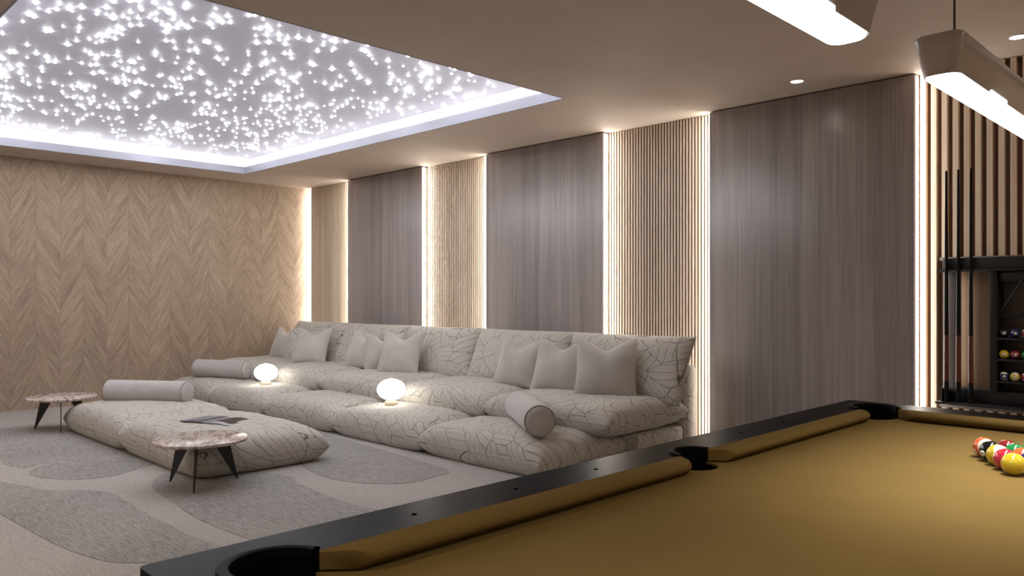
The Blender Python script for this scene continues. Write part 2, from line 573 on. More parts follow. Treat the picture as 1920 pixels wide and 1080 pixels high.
led(-8.711, -1, 'warm LED strip on the right edge of the corner slatted bay')
led(-7.169, 1, 'warm LED strip on the left edge of the narrow slatted bay between panels')
led(-6.081, -1, 'warm LED strip on the right edge of the narrow slatted bay between panels')
led(-4.499, 1, 'warm LED strip on the left edge of the slatted bay behind the sofa end')
led(-3.386, -1, 'warm LED strip on the right edge of the slatted bay behind the sofa end')
led(-1.811, 1, 'warm LED strip at the left end of the cue rack slat wall')
# wide slat wall with the cue rack niche
NX0, NX1, NZ0, NZ1 = -1.668, 0.20, 0.502, 1.507
t = thing('slat_screen', 'wall of widely spaced pale slats on brown board behind the cue rack', 'slatted wall', (-1.72, YB, 0))
obj('backing_board', MB().box(-.118, 4.1, -.04, -.001, 0, CH - .004), 'slat_brown', t)
b = MB()
for i in range(-1, 59):
    x = -1.722 + i * 0.0665
    xl = x + 1.72
    if NX0 - .03 < x < NX1:
        b.box(xl, xl + .034, -.084, -.04, NZ1, CH - .004); b.box(xl, xl + .034, -.084, -.04, 0, NZ0)
    else:
        b.box(xl, xl + .034, -.084, -.04, 0, CH - .004)
obj('slat_facing', b, 'slat_light', t)
for z0, z1 in ((NZ1 - .022, NZ1), (NZ0, NZ0 + .03)):
    obj('niche_rail', MB().box(NX0 + 1.72, NX1 + 1.72, -.086, -.04, z0, z1), 'grey_board', t, bevel=.002)

# ------------------------------------------------------------------ carpet
def catmull(ps, n=8):
    out = []
    m = len(ps)
    for i in range(m):
        p0, p1, p2, p3 = (Vector(ps[(i + k - 1) % m]) for k in range(4))
        for j in range(n):
            u = j / n
            out.append(tuple(0.5 * ((2 * p1) + (p2 - p0) * u + (2 * p0 - 5 * p1 + 4 * p2 - p3) * u * u + (3 * p1 - p0 - 3 * p2 + p3) * u ** 3)))
    return out
CX0, CX1, CY0, CY1 = XL + .005, -0.2, -2.3, 5.72
shapes = [
    # smooth outlines of the grey shapes woven into the carpet, metres on the floor
    [(-7.4, 1.02), (-6.69, 1.2), (-6.13, 1.3), (-5.87, 1.39), (-5.62, 1.47), (-5.48, 1.62), (-5.3, 1.71), (-5.06, 1.72), (-4.74, 1.7), (-4.5, 1.7), (-4.29, 1.7), (-4.06, 1.7), (-3.8, 1.73), (-3.63, 1.69), (-3.68, 1.54), (-3.76, 1.4), (-3.91, 1.27), (-4.11, 1.21), (-4.27, 1.18), (-4.54, 1.15), (-4.86, 1.13), (-5.23, 1.1), (-5.84, 1.0), (-6.7, .8)],
    [(-5.38, 2.01), (-5.55, 2.14), (-5.62, 2.32), (-5.58, 2.55), (-5.13, 2.68), (-4.86, 2.75), (-4.68, 2.69), (-4.39, 2.66), (-4.07, 2.64), (-3.81, 2.66), (-3.6, 2.77), (-3.42, 2.85), (-3.22, 2.75), (-3.25, 2.33), (-3.5, 1.96), (-3.87, 1.88), (-4.19, 1.86), (-4.46, 1.87), (-4.81, 1.91), (-5.12, 1.94)],
    [(-5.0, 2.95), (-4.69, 2.91), (-4.5, 2.94), (-4.33, 3.02), (-4.2, 3.14), (-4.15, 3.28), (-4.18, 3.45), (-4.3, 3.65), (-5.35, 3.76), (-6.63, 3.86), (-7.95, 3.98), (-8.0, 3.7), (-6.43, 3.38), (-5.43, 3.08)],
    [(-7.4, 1.42), (-7.09, 1.49), (-6.8, 1.46), (-6.62, 1.48), (-6.48, 1.54), (-6.56, 1.62), (-6.58, 1.69), (-6.48, 1.60), (-6.36, 1.53), (-6.22, 1.50), (-6.04, 1.54), (-5.84, 1.68), (-5.78, 1.88), (-5.86, 2.05), (-6.1, 2.32), (-6.9, 2.42), (-7.6, 2.44), (-8.1, 2.28), (-8.56, 2.11), (-8.6, 1.8), (-8.41, 1.45), (-7.9, 1.33)],
]
rug = MB()
rug.box(CX0, CX1, CY0, CY1, -.012, 0)
for s in shapes:
    rug.prism(catmull(s), -.004, 0.0025, 1)
tag(obj('carpet', rug, ['carpet_pale', 'carpet_grey']), 'pale beige carpet with large grey curving shapes covering the lounge floor', 'carpet')

# ------------------------------------------------------------------ soft furnishing
def cushion(w, h, t, n=2.0, k=0.5, pinch=0.05, chop=0.0, seed=0, N=26, bot=1.0, rough=0.004, crown=0.15, flat=None, k2=None):
    """two sheets sewn at a seam: local x = width, y = height, z = thickness"""
    V = []; F = []; idx = {}
    rs = random.Random(seed); ox, oy = rs.uniform(0, 50), rs.uniform(0, 50)
    def pt(i, j, side):
        u = math.sin(PI / 2 * (2 * i / N - 1)); v = math.sin(PI / 2 * (2 * j / N - 1))
        x = w / 2 * u * (1 - pinch * (1 - v * v)); y = h / 2 * v * (1 - pinch * (1 - u * u))
        pr = max(0, (1 - abs(u) ** n) * (1 - abs(v) ** n)) ** k
        pr *= (1 - crown * (u * u + v * v) / 2)
        z = t / 2 * pr
        wr = noise.noise((x * 5 + ox, y * 5 + oy, side * 7.0)) + 0.5 * noise.noise((x * 13 + ox, y * 13 + oy, side * 3.0))
        z += rough * wr * min(1, pr * 2)
        # puckers along the seam
        ed = max(abs(u), abs(v))
        z *= 1 + 0.10 * max(0, ed - .75) * 4 * noise.noise((x * 22 + ox, y * 22 + oy, side))
        if side < 0:
            z = -z * bot
            if flat is not None: z = max(z, -flat)
        if chop:
            q = math.exp(-(u / 0.42) ** 2) * max(0, (v + 0.55) / 1.55) ** 2
            y -= chop * q
            z *= 1 - 0.35 * q
        return (x, y, z)
    def vid(i, j, side):
        edge = i in (0, N) or j in (0, N)
        key = (i, j, 0 if edge else side)
        if key not in idx:
            idx[key] = len(V); V.append(pt(i, j, side))
        return idx[key]
    for side in (1, -1):
        for i in range(N):
            for j in range(N):
                q = [vid(i, j, side), vid(i + 1, j, side), vid(i + 1, j + 1, side), vid(i, j + 1, side)]
                F.append(tuple(q if side > 0 else reversed(q)))
    return MB().add(V, F)

def seam(w, h, pinch, r=0.006, chop=0, N=40):
    pts = []
    for s in range(4):
        for i in range(N):
            q = math.sin(PI / 2 * (2 * i / N - 1))
            u, v = ((q, -1), (1, q), (-q, 1), (-1, -q))[s]
            x = w / 2 * u * (1 - pinch * (1 - v * v)); y = h / 2 * v * (1 - pinch * (1 - u * u))
            if chop: y -= chop * math.exp(-(u / 0.42) ** 2) * max(0, (v + 0.55) / 1.55) ** 2
            pts.append((x, y))
    rings = []
    m = len(pts)
    for a in range(6):
        an = 2 * PI * a / 6
        rings.append([(x * (1 + r * math.cos(an) / (w / 2)), y * (1 + r * math.cos(an) / (h / 2)), r * math.sin(an)) for x, y in pts])
    b = MB(); V = [p for rg in rings for p in rg]; F = []
    for a in range(6):
        for i in range(m):
            F.append((a * m + i, a * m + (i + 1) % m, ((a + 1) % 6) * m + (i + 1) % m, ((a + 1) % 6) * m + i))
    return b.add(V, F)

def soft(name, label, cat, dims, loc, rot, mat, group, pipe=True, **kw):
    w, h, t = dims
    o = thing(name, label, cat, loc, rot, group)
    obj('cover', cushion(w, h, t, **kw), mat, o, smooth=True, angle=180)
    if pipe:
        obj('seam_piping', seam(w, h, kw.get('pinch', .05), chop=kw.get('chop', 0), r=0.003), mat, o, smooth=True, angle=180)
    return o

# sofa carcass
SX0, SX1 = -9.82, -3.45
sofa = thing('sofa', 'long low sofa frame in line-patterned beige fabric along the back wall', 'sofa', ((SX0 + SX1) / 2, 5.0, 0))
hs = (SX1 - SX0) / 2
obj('base', MB().box(-hs, hs, -.18, .43, 0.002, .205), 'pattern', sofa, bevel=.02)
obj('backrest', MB().box(-hs, hs, .435, .645, 0.002, .70), 'pattern', sofa, bevel=.05)
ORD = ['against the chevron wall', 'second from the chevron wall', 'middle of five', 'fourth from the chevron wall', 'at the open right end']
XB = [-9.83, -8.55, -7.28, -6.0, -4.725, -3.44]
for i in range(5):
    w = XB[i + 1] - XB[i]
    soft('seat_cushion', 'thick line-patterned seat cushion on the sofa base, ' + ORD[i], 'seat cushion',
         (w + .02, 1.04, .285), ((XB[i] + XB[i + 1]) / 2, 4.945, .327), (0, 0, 0), 'pattern', 'patterned seat cushions on the sofa', n=9, k=.40, pinch=.012, seed=i, N=40, rough=.007, crown=.20, flat=.120)
XF = [-9.83, -8.68, -7.41, -6.14, -4.87, -3.585]
for i in range(5):
    w = XF[i + 1] - XF[i]
    soft('floor_cushion', 'low line-patterned floor cushion in front of the sofa, ' + ORD[i], 'floor cushion',
         (w + .03, .98, .34), ((XF[i] + XF[i + 1]) / 2, 4.345 if i else 4.345, .105), (0, 0, 0), 'pattern', 'low patterned cushions along the sofa front', n=9, k=.40, pinch=.012, seed=20 + i, N=40, rough=.008, crown=.22, flat=.104, bot=.9)
XK = [-9.45, -8.25, -7.02, -5.83, -4.60, -3.36]
for i in range(5):
    w = XK[i + 1] - XK[i]
    soft('back_cushion', 'large line-patterned back cushion leaning on the sofa backrest, ' + ORD[i], 'back cushion',
         (w + .03, .58, .25), ((XK[i] + XK[i + 1]) / 2, 5.335, .655), (R(66), 0, R(0)), 'pattern', 'patterned back cushions on the sofa', n=4, k=.5, pinch=.035, seed=40 + i, N=30, rough=.008, crown=.1)

# loose pillows: pixel-independent places measured on the seat
PL = [
    # x, y, yaw, size, lean, patterned, label
    (-9.22, 5.00, 8, .45, 66, 0, 'plain grey pillow nearest the chevron wall on the sofa'),
    (-8.82, 5.02, 30, .43, 66, 1, 'faintly patterned pillow squeezed between two plain grey pillows near the wall'),
    (-8.42, 4.92, 30, .47, 66, 0, 'plain grey pillow standing in front of the first patterned back cushion joint'),
    (-7.42, 4.98, 8, .46, 66, 0, 'plain grey pillow, left one of the cluster of three mid-sofa'),
    (-6.98, 4.96, 50, .43, 70, 0, 'plain grey pillow turned sideways, middle of the cluster of three mid-sofa'),
    (-6.56, 4.86, 25, .48, 66, 0, 'plain grey pillow, right one of the cluster of three mid-sofa'),
    (-4.92, 4.93, 8, .46, 66, 0, 'plain grey pillow, left of the three at the open sofa end'),
    (-4.41, 4.92, 18, .48, 66, 0, 'plain grey pillow, middle of the three at the open sofa end'),
    (-3.90, 4.90, 34, .50, 66, 0, 'plain grey pillow, right of the three, nearest the open sofa end'),
]
for i, (x, y, yaw, s, lean, pat, lb) in enumerate(PL):
    z = .445 + s / 2 * math.sin(R(lean)) * 0.97
    soft('throw_pillow', lb, 'pillow', (s, s, .17), (x, y + .10, z), (R(lean), 0, R(yaw)), 'pattern' if pat else 'grey_cloth', 'pillows on the sofa', n=2.2, k=.62, pinch=.07, chop=.085, seed=60 + i, N=26, rough=.006, crown=.0)

def bolster(label, p0, p1, r):
    p0 = Vector(p0); p1 = Vector(p1); mid = (p0 + p1) / 2
    ln = (p1 - p0).length / 2; az = math.atan2(p1.y - p0.y, p1.x - p0.x)
    o = thing('bolster', label, 'bolster', mid, (0, 0, az), 'round bolsters')
    seg = 40
    def ring(x, rr): return [(x, rr * math.cos(2 * PI * i / seg), rr * math.sin(2 * PI * i / seg)) for i in range(seg)]
    xs = [-ln, -ln + .006, -ln + .02] + [-ln + .02 + (2 * ln - .04) * q / 12 for q in range(1, 12)] + [ln - .02, ln - .006, ln]
    b = MB().loft([ring(x, r * (0.93 if abs(abs(x) - ln) < 1e-6 else .985 if abs(abs(x) - ln + .006) < 1e-4 else 1.0 + .010 * noise.noise((x * 4 + p0.x, 1, 2)))) for x in xs], False)
    obj('cover', b, 'bolster_cloth', o, smooth=True, angle=180)
    for s in (-1, 1):
        cap = MB().loft([ring(s * ln, r * .955), ring(s * (ln + .012), r * .86), ring(s * (ln + .022), r * .62), ring(s * (ln + .026), r * .3), ring(s * (ln + .027), r * .02)], True)
        obj('end_cap', cap, 'bolster_cloth', o, smooth=True, angle=180)
        pr = MB(); R_ = r * .955; q = .0055
        rings = []
        for k in range(seg):
            a = 2 * PI * k / seg
            rings.append([(s * ln + q * math.cos(t_), (R_ + q * math.sin(t_)) * math.cos(a), (R_ + q * math.sin(t_)) * math.sin(a)) for t_ in [2 * PI * m / 6 for m in range(6)]])
        rings.append(rings[0])
        obj('piping', pr.loft(rings, False), 'piping', o, smooth=True, angle=180)
    return o
bolster('pale grey bolster lying on the floor cushion at the open sofa end', (-3.70, 4.00, .375), (-4.40, 4.50, .375), .112)
bolster('pale lilac-grey bolster lying across the daybed in front', (-7.80, 2.53, .362), (-7.16, 2.98, .362), .107)
bolster('grey bolster on the floor cushion against the chevron wall beside a globe lamp', (-9.45, 4.07, .375), (-8.80, 4.38, .375), .107)

# daybed made of two low cushions
soft('daybed_cushion', 'line-patterned low daybed cushion carrying the lilac-grey bolster', 'daybed cushion', (1.47, 1.02, .36), (-7.33, 2.72, .115), (0, 0, 0), 'pattern', 'daybed cushions', n=9, k=.40, pinch=.012, seed=81, N=40, rough=.008, crown=.2, flat=.114, bot=.9)
soft('daybed_cushion', 'line-patterned low daybed cushion behind the nearer marble table, magazine on it', 'daybed cushion', (1.47, 1.02, .36), (-5.89, 2.72, .115), (0, 0, 0), 'pattern', 'daybed cushions', n=9, k=.40, pinch=.012, seed=82, N=40, rough=.008, crown=.2, flat=.114, bot=.9)

# ------------------------------------------------------------------ globe lamps
def globe_lamp(loc, label):
    o = thing('globe_lamp', label, 'lamp', loc, group='globe lamps on the low cushions')
    obj('base', MB().lathe([(.058, 0), (.060, .004), (.060, .026), (.055, .032)], 32), 'lamp_base', o, smooth=True)
    obj('collar', MB().lathe([(.036, .032), (.036, .046)], 24), 'lamp_base', o, smooth=True)
    a, b_ = .127, .096
    prof = [(max(.002, a * math.sin(PI * k / 20)), .046 + b_ - .004 - b_ * math.cos(PI * k / 20)) for k in range(21)]
    obj('globe', MB().lathe(prof, 40), 'globe', o, smooth=True, angle=180)
    obj('top_nub', MB().lathe([(.009, .046 + 2 * b_ - .008), (.006, .046 + 2 * b_)], 12), 'globe', o, smooth=True)
globe_lamp((-8.03, 4.22, .268), 'small glowing opal globe lamp beside the bolster near the chevron wall')
globe_lamp((-5.72, 4.22, .272), 'small glowing opal globe lamp on the low cushions mid-sofa')

# ------------------------------------------------------------------ marble tables
def side_table(loc, rot, label, seed):
    o = thing('side_table', label, 'side table', loc, (0, 0, rot), 'marble side tables')
    H = .31
    seg = 72; rr = random.Random(seed)
    def rad(a): return .298 + .010 * noise.noise((math.cos(a) * 1.5, math.sin(a) * 1.5, seed)) + .005 * noise.noise((math.cos(a) * 9, math.sin(a) * 9, seed))
    rings = []
    for q, z in ((.93, H - .024), (.985, H - .021), (.997, H - .012), (1.0, H - .004), (.985, H)):
        rings.append([(rad(2 * PI * i / seg) * q * math.cos(2 * PI * i / seg), rad(2 * PI * i / seg) * q * math.sin(2 * PI * i / seg), z + (.004 * noise.noise((i * .9, q * 20, seed)) if z < H - .002 else 0)) for i in range(seg)])
    obj('tabletop', MB().loft(rings), 'marble', o, smooth=True, angle=50)
    for k in range(3):
        a = k * 2 * PI / 3
        prof = [(.075, H - .024), (.188, H - .024), (.252, .0), (.243, .0)]
        v = []
        for s in (-1, 1):
            for r, z in prof:
                v.append((r * math.cos(a) - s * .004 * math.sin(a), r * math.sin(a) + s * .004 * math.cos(a), z))
        obj('leg', MB().add(v, [(0, 1, 2, 3), (7, 6, 5, 4), (0, 4, 5, 1), (1, 5, 6, 2), (2, 6, 7, 3), (3, 7, 4, 0)]), 'black_metal', o)
    return o
side_table((-5.10, 2.215, 0), R(-33), 'marble-topped side table with black blade legs in front of the daybed', 4)
side_table((-8.17, 2.22, 0), R(-15.2), 'marble-topped side table with black blade legs beside the chevron wall', 9)

# ------------------------------------------------------------------ magazine on the daybed
mg = thing('magazine', 'open magazine with a dark photo page lying on the daybed', 'magazine', (-5.81, 2.66, .293), (R(-1), R(1.5), R(24)))
def page(s, dz=0, lift=.012, w=.225, h=.30, x0=0):
    b = MB(); n = 10; V = []; F = []
    for k in range(n + 1):
        u = k / n; x = s * (x0 + w * u); z = lift * (math.sin(PI * min(1, u * 1.25)) ** .7 if u < .8 else 0) * .8 + .004 + dz
        for y in (-h / 2, h / 2): V.append((x, y, z))
    for k in range(n): F.append((2 * k, 2 * k + 2, 2 * k + 3, 2 * k + 1))
    m = len(V)
    V += [(x, y, .001) for x, y, z in V]
    F += [tuple(i + m for i in reversed(f)) for f in F]
    for k in range(n):
        F.append((2 * k, 2 * k + m, 2 * k + 2 + m, 2 * k + 2)); F.append((2 * k + 1, 2 * k + 3, 2 * k + 3 + m, 2 * k + 1 + m))
    F.append((0, 1, 1 + m, m)); F.append((2 * n, 2 * n + m, 2 * n + 1 + m, 2 * n + 1))
    return b.add(V, F)
obj('cover', MB().box(-.232, .232, -.155, .155, -.003, .001), 'cover', mg, bevel=.001)
obj('page_block', page(-1), 'photo_grey', mg, smooth=True)
obj('page_block', page(1), 'paper', mg, smooth=True)
def patch(s, x0, w, y0, y1):
    b = page(s, .0012, .012, w, 1, x0)
    b.v = [(x, (y0 + y1) / 2 + (y1 - y0) * (y / 1.0), z) for x, y, z in b.v]
    return b
obj('printed_photo', patch(1, .004, .215, -.09, .147), 'photo_dark', mg, smooth=True)
obj('printed_photo', patch(-1, .03, .07, -.13, .13), 'photo_dark', mg, smooth=True)

# ------------------------------------------------------------------ pool table
TX, TY = -.49, 1.845
pt = thing('pool_table', 'black pool table with golden tan cloth in the foreground', 'pool table', (TX, TY, 0))
HX, HY = .782, 1.392           # outer half size
WX, WY = .649, 1.255           # wood inner edge
NXh, NYh = .584, 1.195         # cushion nose
RZT, BZ = .82, .785
CP, CR = .02, .080             # corner pocket
SPx, SR = .645, .060
def arc(cx, cy, r, a0, a1, n):
    return [(cx + r * math.cos(a0 + (a1 - a0) * i / n), cy + r * math.sin(a0 + (a1 - a0) * i / n)) for i in range(n + 1)]
def inner_loop(outside=True, X=WX, Y=WY):
    """ccw loop along the wood edge; the arcs go through the rail (outside) or over the bed"""
    L = []
    dd = math.sqrt(CR ** 2 - CP ** 2)
    ds = math.sqrt(SR ** 2 - (WX - SPx) ** 2)
    def corner(sx, sy, first):
        c = (sx * (WX - CP), sy * (WY - CP))
        pa = (sx * WX, c[1] - sy * dd)      # on the long side
        pb = (c[0] - sx * dd, sy * WY)      # on the short side
        a = math.atan2(pa[1] - c[1], pa[0] - c[0]); b = math.atan2(pb[1] - c[1], pb[0] - c[0])
        if first == 'b': a, b = b, a
        # pick the sweep through the outer diagonal or through the inner one
        tgt = math.atan2(sy, sx) if outside else math.atan2(-sy, -sx)
        for k in (-2, 0, 2):
            bb = b + k * PI
            lo, hi = min(a, bb), max(a, bb)
            for j in (-2, 0, 2):
                if lo < tgt + j * PI < hi and hi - lo < 2 * PI:
                    return arc(c[0], c[1], CR, a, bb, 20)
        return []
    def side(sx):
        c = (sx * SPx, 0)
        a = math.atan2(-sx * ds, sx * (WX - SPx)); b = math.atan2(sx * ds, sx * (WX - SPx))
        tgt = 0 if sx > 0 else PI
        if not outside: tgt += PI
        for k in (-2, 0, 2):
            bb = b + k * PI
            lo, hi = min(a, bb), max(a, bb)
            for j in (-2, 0, 2):
                if lo < tgt + j * PI < hi and hi - lo < 2 * PI:
                    return arc(c[0], c[1], SR, a, bb, 20)
        return []
    L += corner(1, -1, 'b') + side(1) + corner(1, 1, 'a') + corner(-1, 1, 'b') + side(-1) + corner(-1, -1, 'a')
    return L
def flat_fill(loops, z0, z1):
    bm = bmesh.new(); es = []
    for lp in loops:
        vs = [bm.verts.new((x, y, z1)) for x, y in lp]
        for i in range(len(vs)):
            es.append(bm.edges.new((vs[i], vs[(i + 1) % len(vs)])))
    bmesh.ops.triangle_fill(bm, use_beauty=True, use_dissolve=False, edges=es, normal=(0, 0, 1))
    r = bmesh.ops.extrude_face_region(bm, geom=list(bm.faces))
    for v in [g_ for g_ in r['geom'] if isinstance(g_, bmesh.types.BMVert)]:
        v.co.z = z0
    bmesh.ops.recalc_face_normals(bm, faces=bm.faces)
    b = MB(); bm.verts.index_update()
    b.add([v.co[:] for v in bm.verts], [tuple(v.index for v in f.verts) for f in bm.faces])
    bm.free()
    return b
rc = .012
outer = []
for sx, sy, a0 in ((1, -1, -PI / 2), (1, 1, 0), (-1, 1, PI / 2), (-1, -1, PI)):
    outer += arc(sx * (HX - rc), sy * (HY - rc), rc, a0, a0 + PI / 2, 5)
obj('rail_top', flat_fill([outer, inner_loop(True)], RZT - .055, RZT), 'black_wood', pt)
obj('bed_cloth', flat_fill([inner_loop(False)], BZ - .02, BZ), 'pool_cloth', pt)
ap = MB()
for (x0, x1, y0, y1) in ((-HX + .02, -HX + .06, -HY + .02, HY - .02), (HX - .06, HX - .02, -HY + .02, HY - .02), (-HX + .06, HX - .06, -HY + .02, -HY + .06), (-HX + .06, HX - .06, HY - .06, HY - .02)):
    ap.box(x0, x1, y0, y1, .52, RZT - .055)
obj('apron', ap, 'black_wood', pt)
for sx in (-1, 1):
    for sy in (-1, 1):
        lg = MB().loft([[(sx * .58 + a * q, sy * 1.12 + b * q, z) for a, b in ((-1, -1), (1, -1), (1, 1), (-1, 1))] for q, z in ((.06, 0.003), (.085, .2), (.10, .54), (.10, .765))])
        obj('leg', lg, 'black_wood', pt, bevel=.008)
# pockets
def pocket(cx, cy, r, sx, sy, half):
    """leather cup; `half` = half angle of the part that stands up to the rail top"""
    m = math.atan2(sy, sx)
    n = 28
    o = bpy.data.objects.new('pocket', None); link(o, pt); o.location = (0, 0, 0)
    b = MB()
    ri = r - .004
    hi = arc(cx, cy, ri, m - half, m + half, n); lo_ = arc(cx, cy, ri, m + half, m - half + 2 * PI, n)
    b.loft([[(x, y, z) for x, y in hi] for z in (.64, RZT + .003)], False, closed=False)
    b.loft([[(x, y, z) for x, y in lo_] for z in (.64, BZ - .004)], False, closed=False)
    b.add([(x, y, .64) for x, y in arc(cx, cy, ri, 0, 2 * PI, 40)[:-1]], [tuple(range(40))])
    obj('pocket_cup', b, 'black_leather', o, fixn=False, smooth=True)
    rg = []
    for i in range(n + 1):
        a = m - half + 2 * half * i / n
        rg.append([(cx + q * math.cos(a), cy + q * math.sin(a), z) for q, z in ((ri - .002, RZT - .01), (ri - .001, RZT + .004), (ri + .006, RZT + .007), (ri + .017, RZT + .004), (ri + .018, RZT - .001))])
    obj('pocket_rim', MB().loft(rg, False, closed=False), 'black_leather', o, smooth=True)
for sx in (-1, 1):
    for sy in (-1, 1):
        pocket(sx * (WX - CP), sy * (WY - CP), CR, sx, sy, R(118))
    pocket(sx * SPx, 0, SR, sx, 0, R(88))
# cushions
PROF = [(0, .8205), (.042, .823), (.060, .818), (.0655, .809), (.062, .801), (.046, .787), (0, .787)]   # distance from wood edge, z
def cush(p0, p1, inn, c0, c1):
    """from p0 to p1 along the wood edge, inn = unit vector to the play side, c0/c1 = shortening at the nose"""
    p0 = Vector(p0); p1 = Vector(p1); inn = Vector(inn); d = (p1 - p0).normalized()
    rings = []
    for base, sgn, cc in ((p0, 1, c0), (p0, 1, c0 * 1.0), (p1, -1, c1)):
        pass
    def ring(p, sgn, cc, ex):
        return [tuple((p + inn * q + d * sgn * (cc * q / .065 + ex)).to_3d() + Vector((0, 0, z))) for q, z in PROF]
    def shrink(r, f):
        c_ = sum((Vector(x) for x in r), Vector()) / len(r)
        return [tuple(c_ + (Vector(x) - c_) * f) for x in r]
    rings = [shrink(ring(p0, 1, c0, 0), .86), ring(p0, 1, c0, .006), ring(p1, -1, c1, .006), shrink(ring(p1, -1, c1, 0), .86)]
    obj('cushion', MB().loft(rings), 'pool_cloth', pt, smooth=True, angle=38)
dl = math.sqrt(CR ** 2 - CP ** 2)
yc = WY - CP - dl; xc = WX - CP - dl; ys = SR
for sx in (-1, 1):
    cush((sx * WX, ys + .001), (sx * WX, yc), (-sx, 0), .052, .072)
    cush((sx * WX, -yc), (sx * WX, -ys - .001), (-sx, 0), .072, .052)
for sy in (-1, 1):
    cush((-xc, sy * WY), (xc, sy * WY), (0, -sy), .072, .072)
# sights
sy_l = [-.907, -.627, -.348, .363, .646, .919]
for sx in (-1, 1):
    for y in sy_l:
        obj('sight', MB().lathe([(.0055, RZT - .001), (.0055, RZT + .0006)], 14), 'sight', pt, loc=(sx * .708, y, 0))
for sy in (-1, 1):
    for x in (-.32, 0, .32):
        obj('sight', MB().lathe([(.0055, RZT - .001), (.0055, RZT + .0006)], 14), 'sight', pt, loc=(x, sy * 1.318, 0))

# ------------------------------------------------------------------ balls
BR = .02858
def digit_mesh(s, size):
    cu = bpy.data.curves.new('digits', 'FONT')
    cu.body = s; cu.size = size; cu.align_x = 'CENTER'; cu.align_y = 'CENTER'; cu.resolution_u = 2
    tmp = bpy.data.objects.new('digits_tmp', cu)
    me = bpy.data.meshes.new_from_object(tmp)
    bpy.data.objects.remove(tmp); bpy.data.curves.remove(cu)
    return me
ball_cache = {}
def ball(num, loc, rot, label, cat_group, r=BR):
    root = None
    key = num
    if key not in ball_cache:
        b = MB()
        seg, rg = 40, 22
        rings = [[(r * math.sin(PI * k / rg) * math.cos(2 * PI * i / seg), r * math.sin(PI * k / rg) * math.sin(2 * PI * i / seg), -r * math.cos(PI * k / rg)) for i in range(seg)] for k in range(1, rg)]
        b.loft(rings)
        o = obj('pool_ball', b, BM[num], smooth=True, angle=180)
        me_b = o.data
        bpy.data.objects.remove(o)
        # spot: a shallow cap of the sphere, on +Y
        sb = MB(); rr = r * 1.004; rs = []
        for a in (.06, .18, .30):
            rs.append([(rr * math.sin(a) * math.cos(2 * PI * i / 24), -rr * math.cos(a), rr * math.sin(a) * math.sin(2 * PI * i / 24)) for i in range(24)])
        sb.loft(rs)
        so = obj('number_spot', sb, 'white_spot', smooth=True, angle=180); me_s = so.data; bpy.data.objects.remove(so)
        me_d = digit_mesh(str(num), .0105)
        me_d.materials.clear(); me_d.materials.append(M['digit'])
        for v in me_d.vertices:
            x, y, z = v.co
            v.co = (x, -math.sqrt(max(0, (r * 1.010) ** 2 - x * x - y * y)), y)
        ball_cache[key] = (me_b, me_s, me_d)
    me_b, me_s, me_d = ball_cache[key]
    o = bpy.data.objects.new('pool_ball', me_b); link(o)
    o.location = loc; o.rotation_euler = tuple(R(a) for a in rot)
    tag(o, label, 'pool ball', cat_group)
    for me, nm in ((me_s, 'number_spot'), (me_d, 'number')):
        for k, rz in enumerate((0, PI)):
            q = bpy.data.objects.new(nm, me); link(q, o); q.rotation_euler = (0, 0, rz)
    return o
AX, AY = -.497, 2.318
rack = [
    [(1, 'yellow pool ball at the near tip of the racked triangle', (40, 20, 100))],
    [(3, 'crimson pool ball directly behind the yellow tip ball, left side', (30, 60, 130)), (2, 'dark blue pool ball directly behind the yellow tip ball, right side', (70, 10, 120))],
    [(9, 'yellow-striped ivory pool ball on the left flank of the triangle', (55, 25, 40)), (5, 'solid orange pool ball in the middle of the triangle', (20, 40, 80)), (10, 'navy-striped ivory pool ball on the right flank beside the orange ball', (10, 60, 40))],
    [(8, 'black pool ball on the left flank of the triangle', (10, 0, -32)), (6, 'solid green pool ball inside the fourth row of the triangle', (80, 20, 150)), (11, 'red-striped ivory pool ball inside the fourth row of the triangle', (30, 80, 10)), (4, 'purple pool ball on the right flank of the triangle', (15, 35, 60))],
    [(13, 'orange-striped ivory pool ball at the far left corner of the triangle', (70, 62, 20)), (7, 'maroon pool ball beside the orange-striped corner ball', (10, 30, 100)), (14, 'green-striped ivory pool ball in the middle of the back row', (60, 10, 50)), (12, 'purple-striped ivory pool ball in the back row', (20, 70, 20)), (15, 'maroon-striped ivory pool ball at the far right corner of the triangle', (50, 20, 60))],
]
for i, row in enumerate(rack):
    for j, (num, lb, rot) in enumerate(row):
        ball(num, (AX - i * .0288 + j * .0576, AY + i * .0499, BZ + BR), rot, lb, 'racked balls on the pool table')

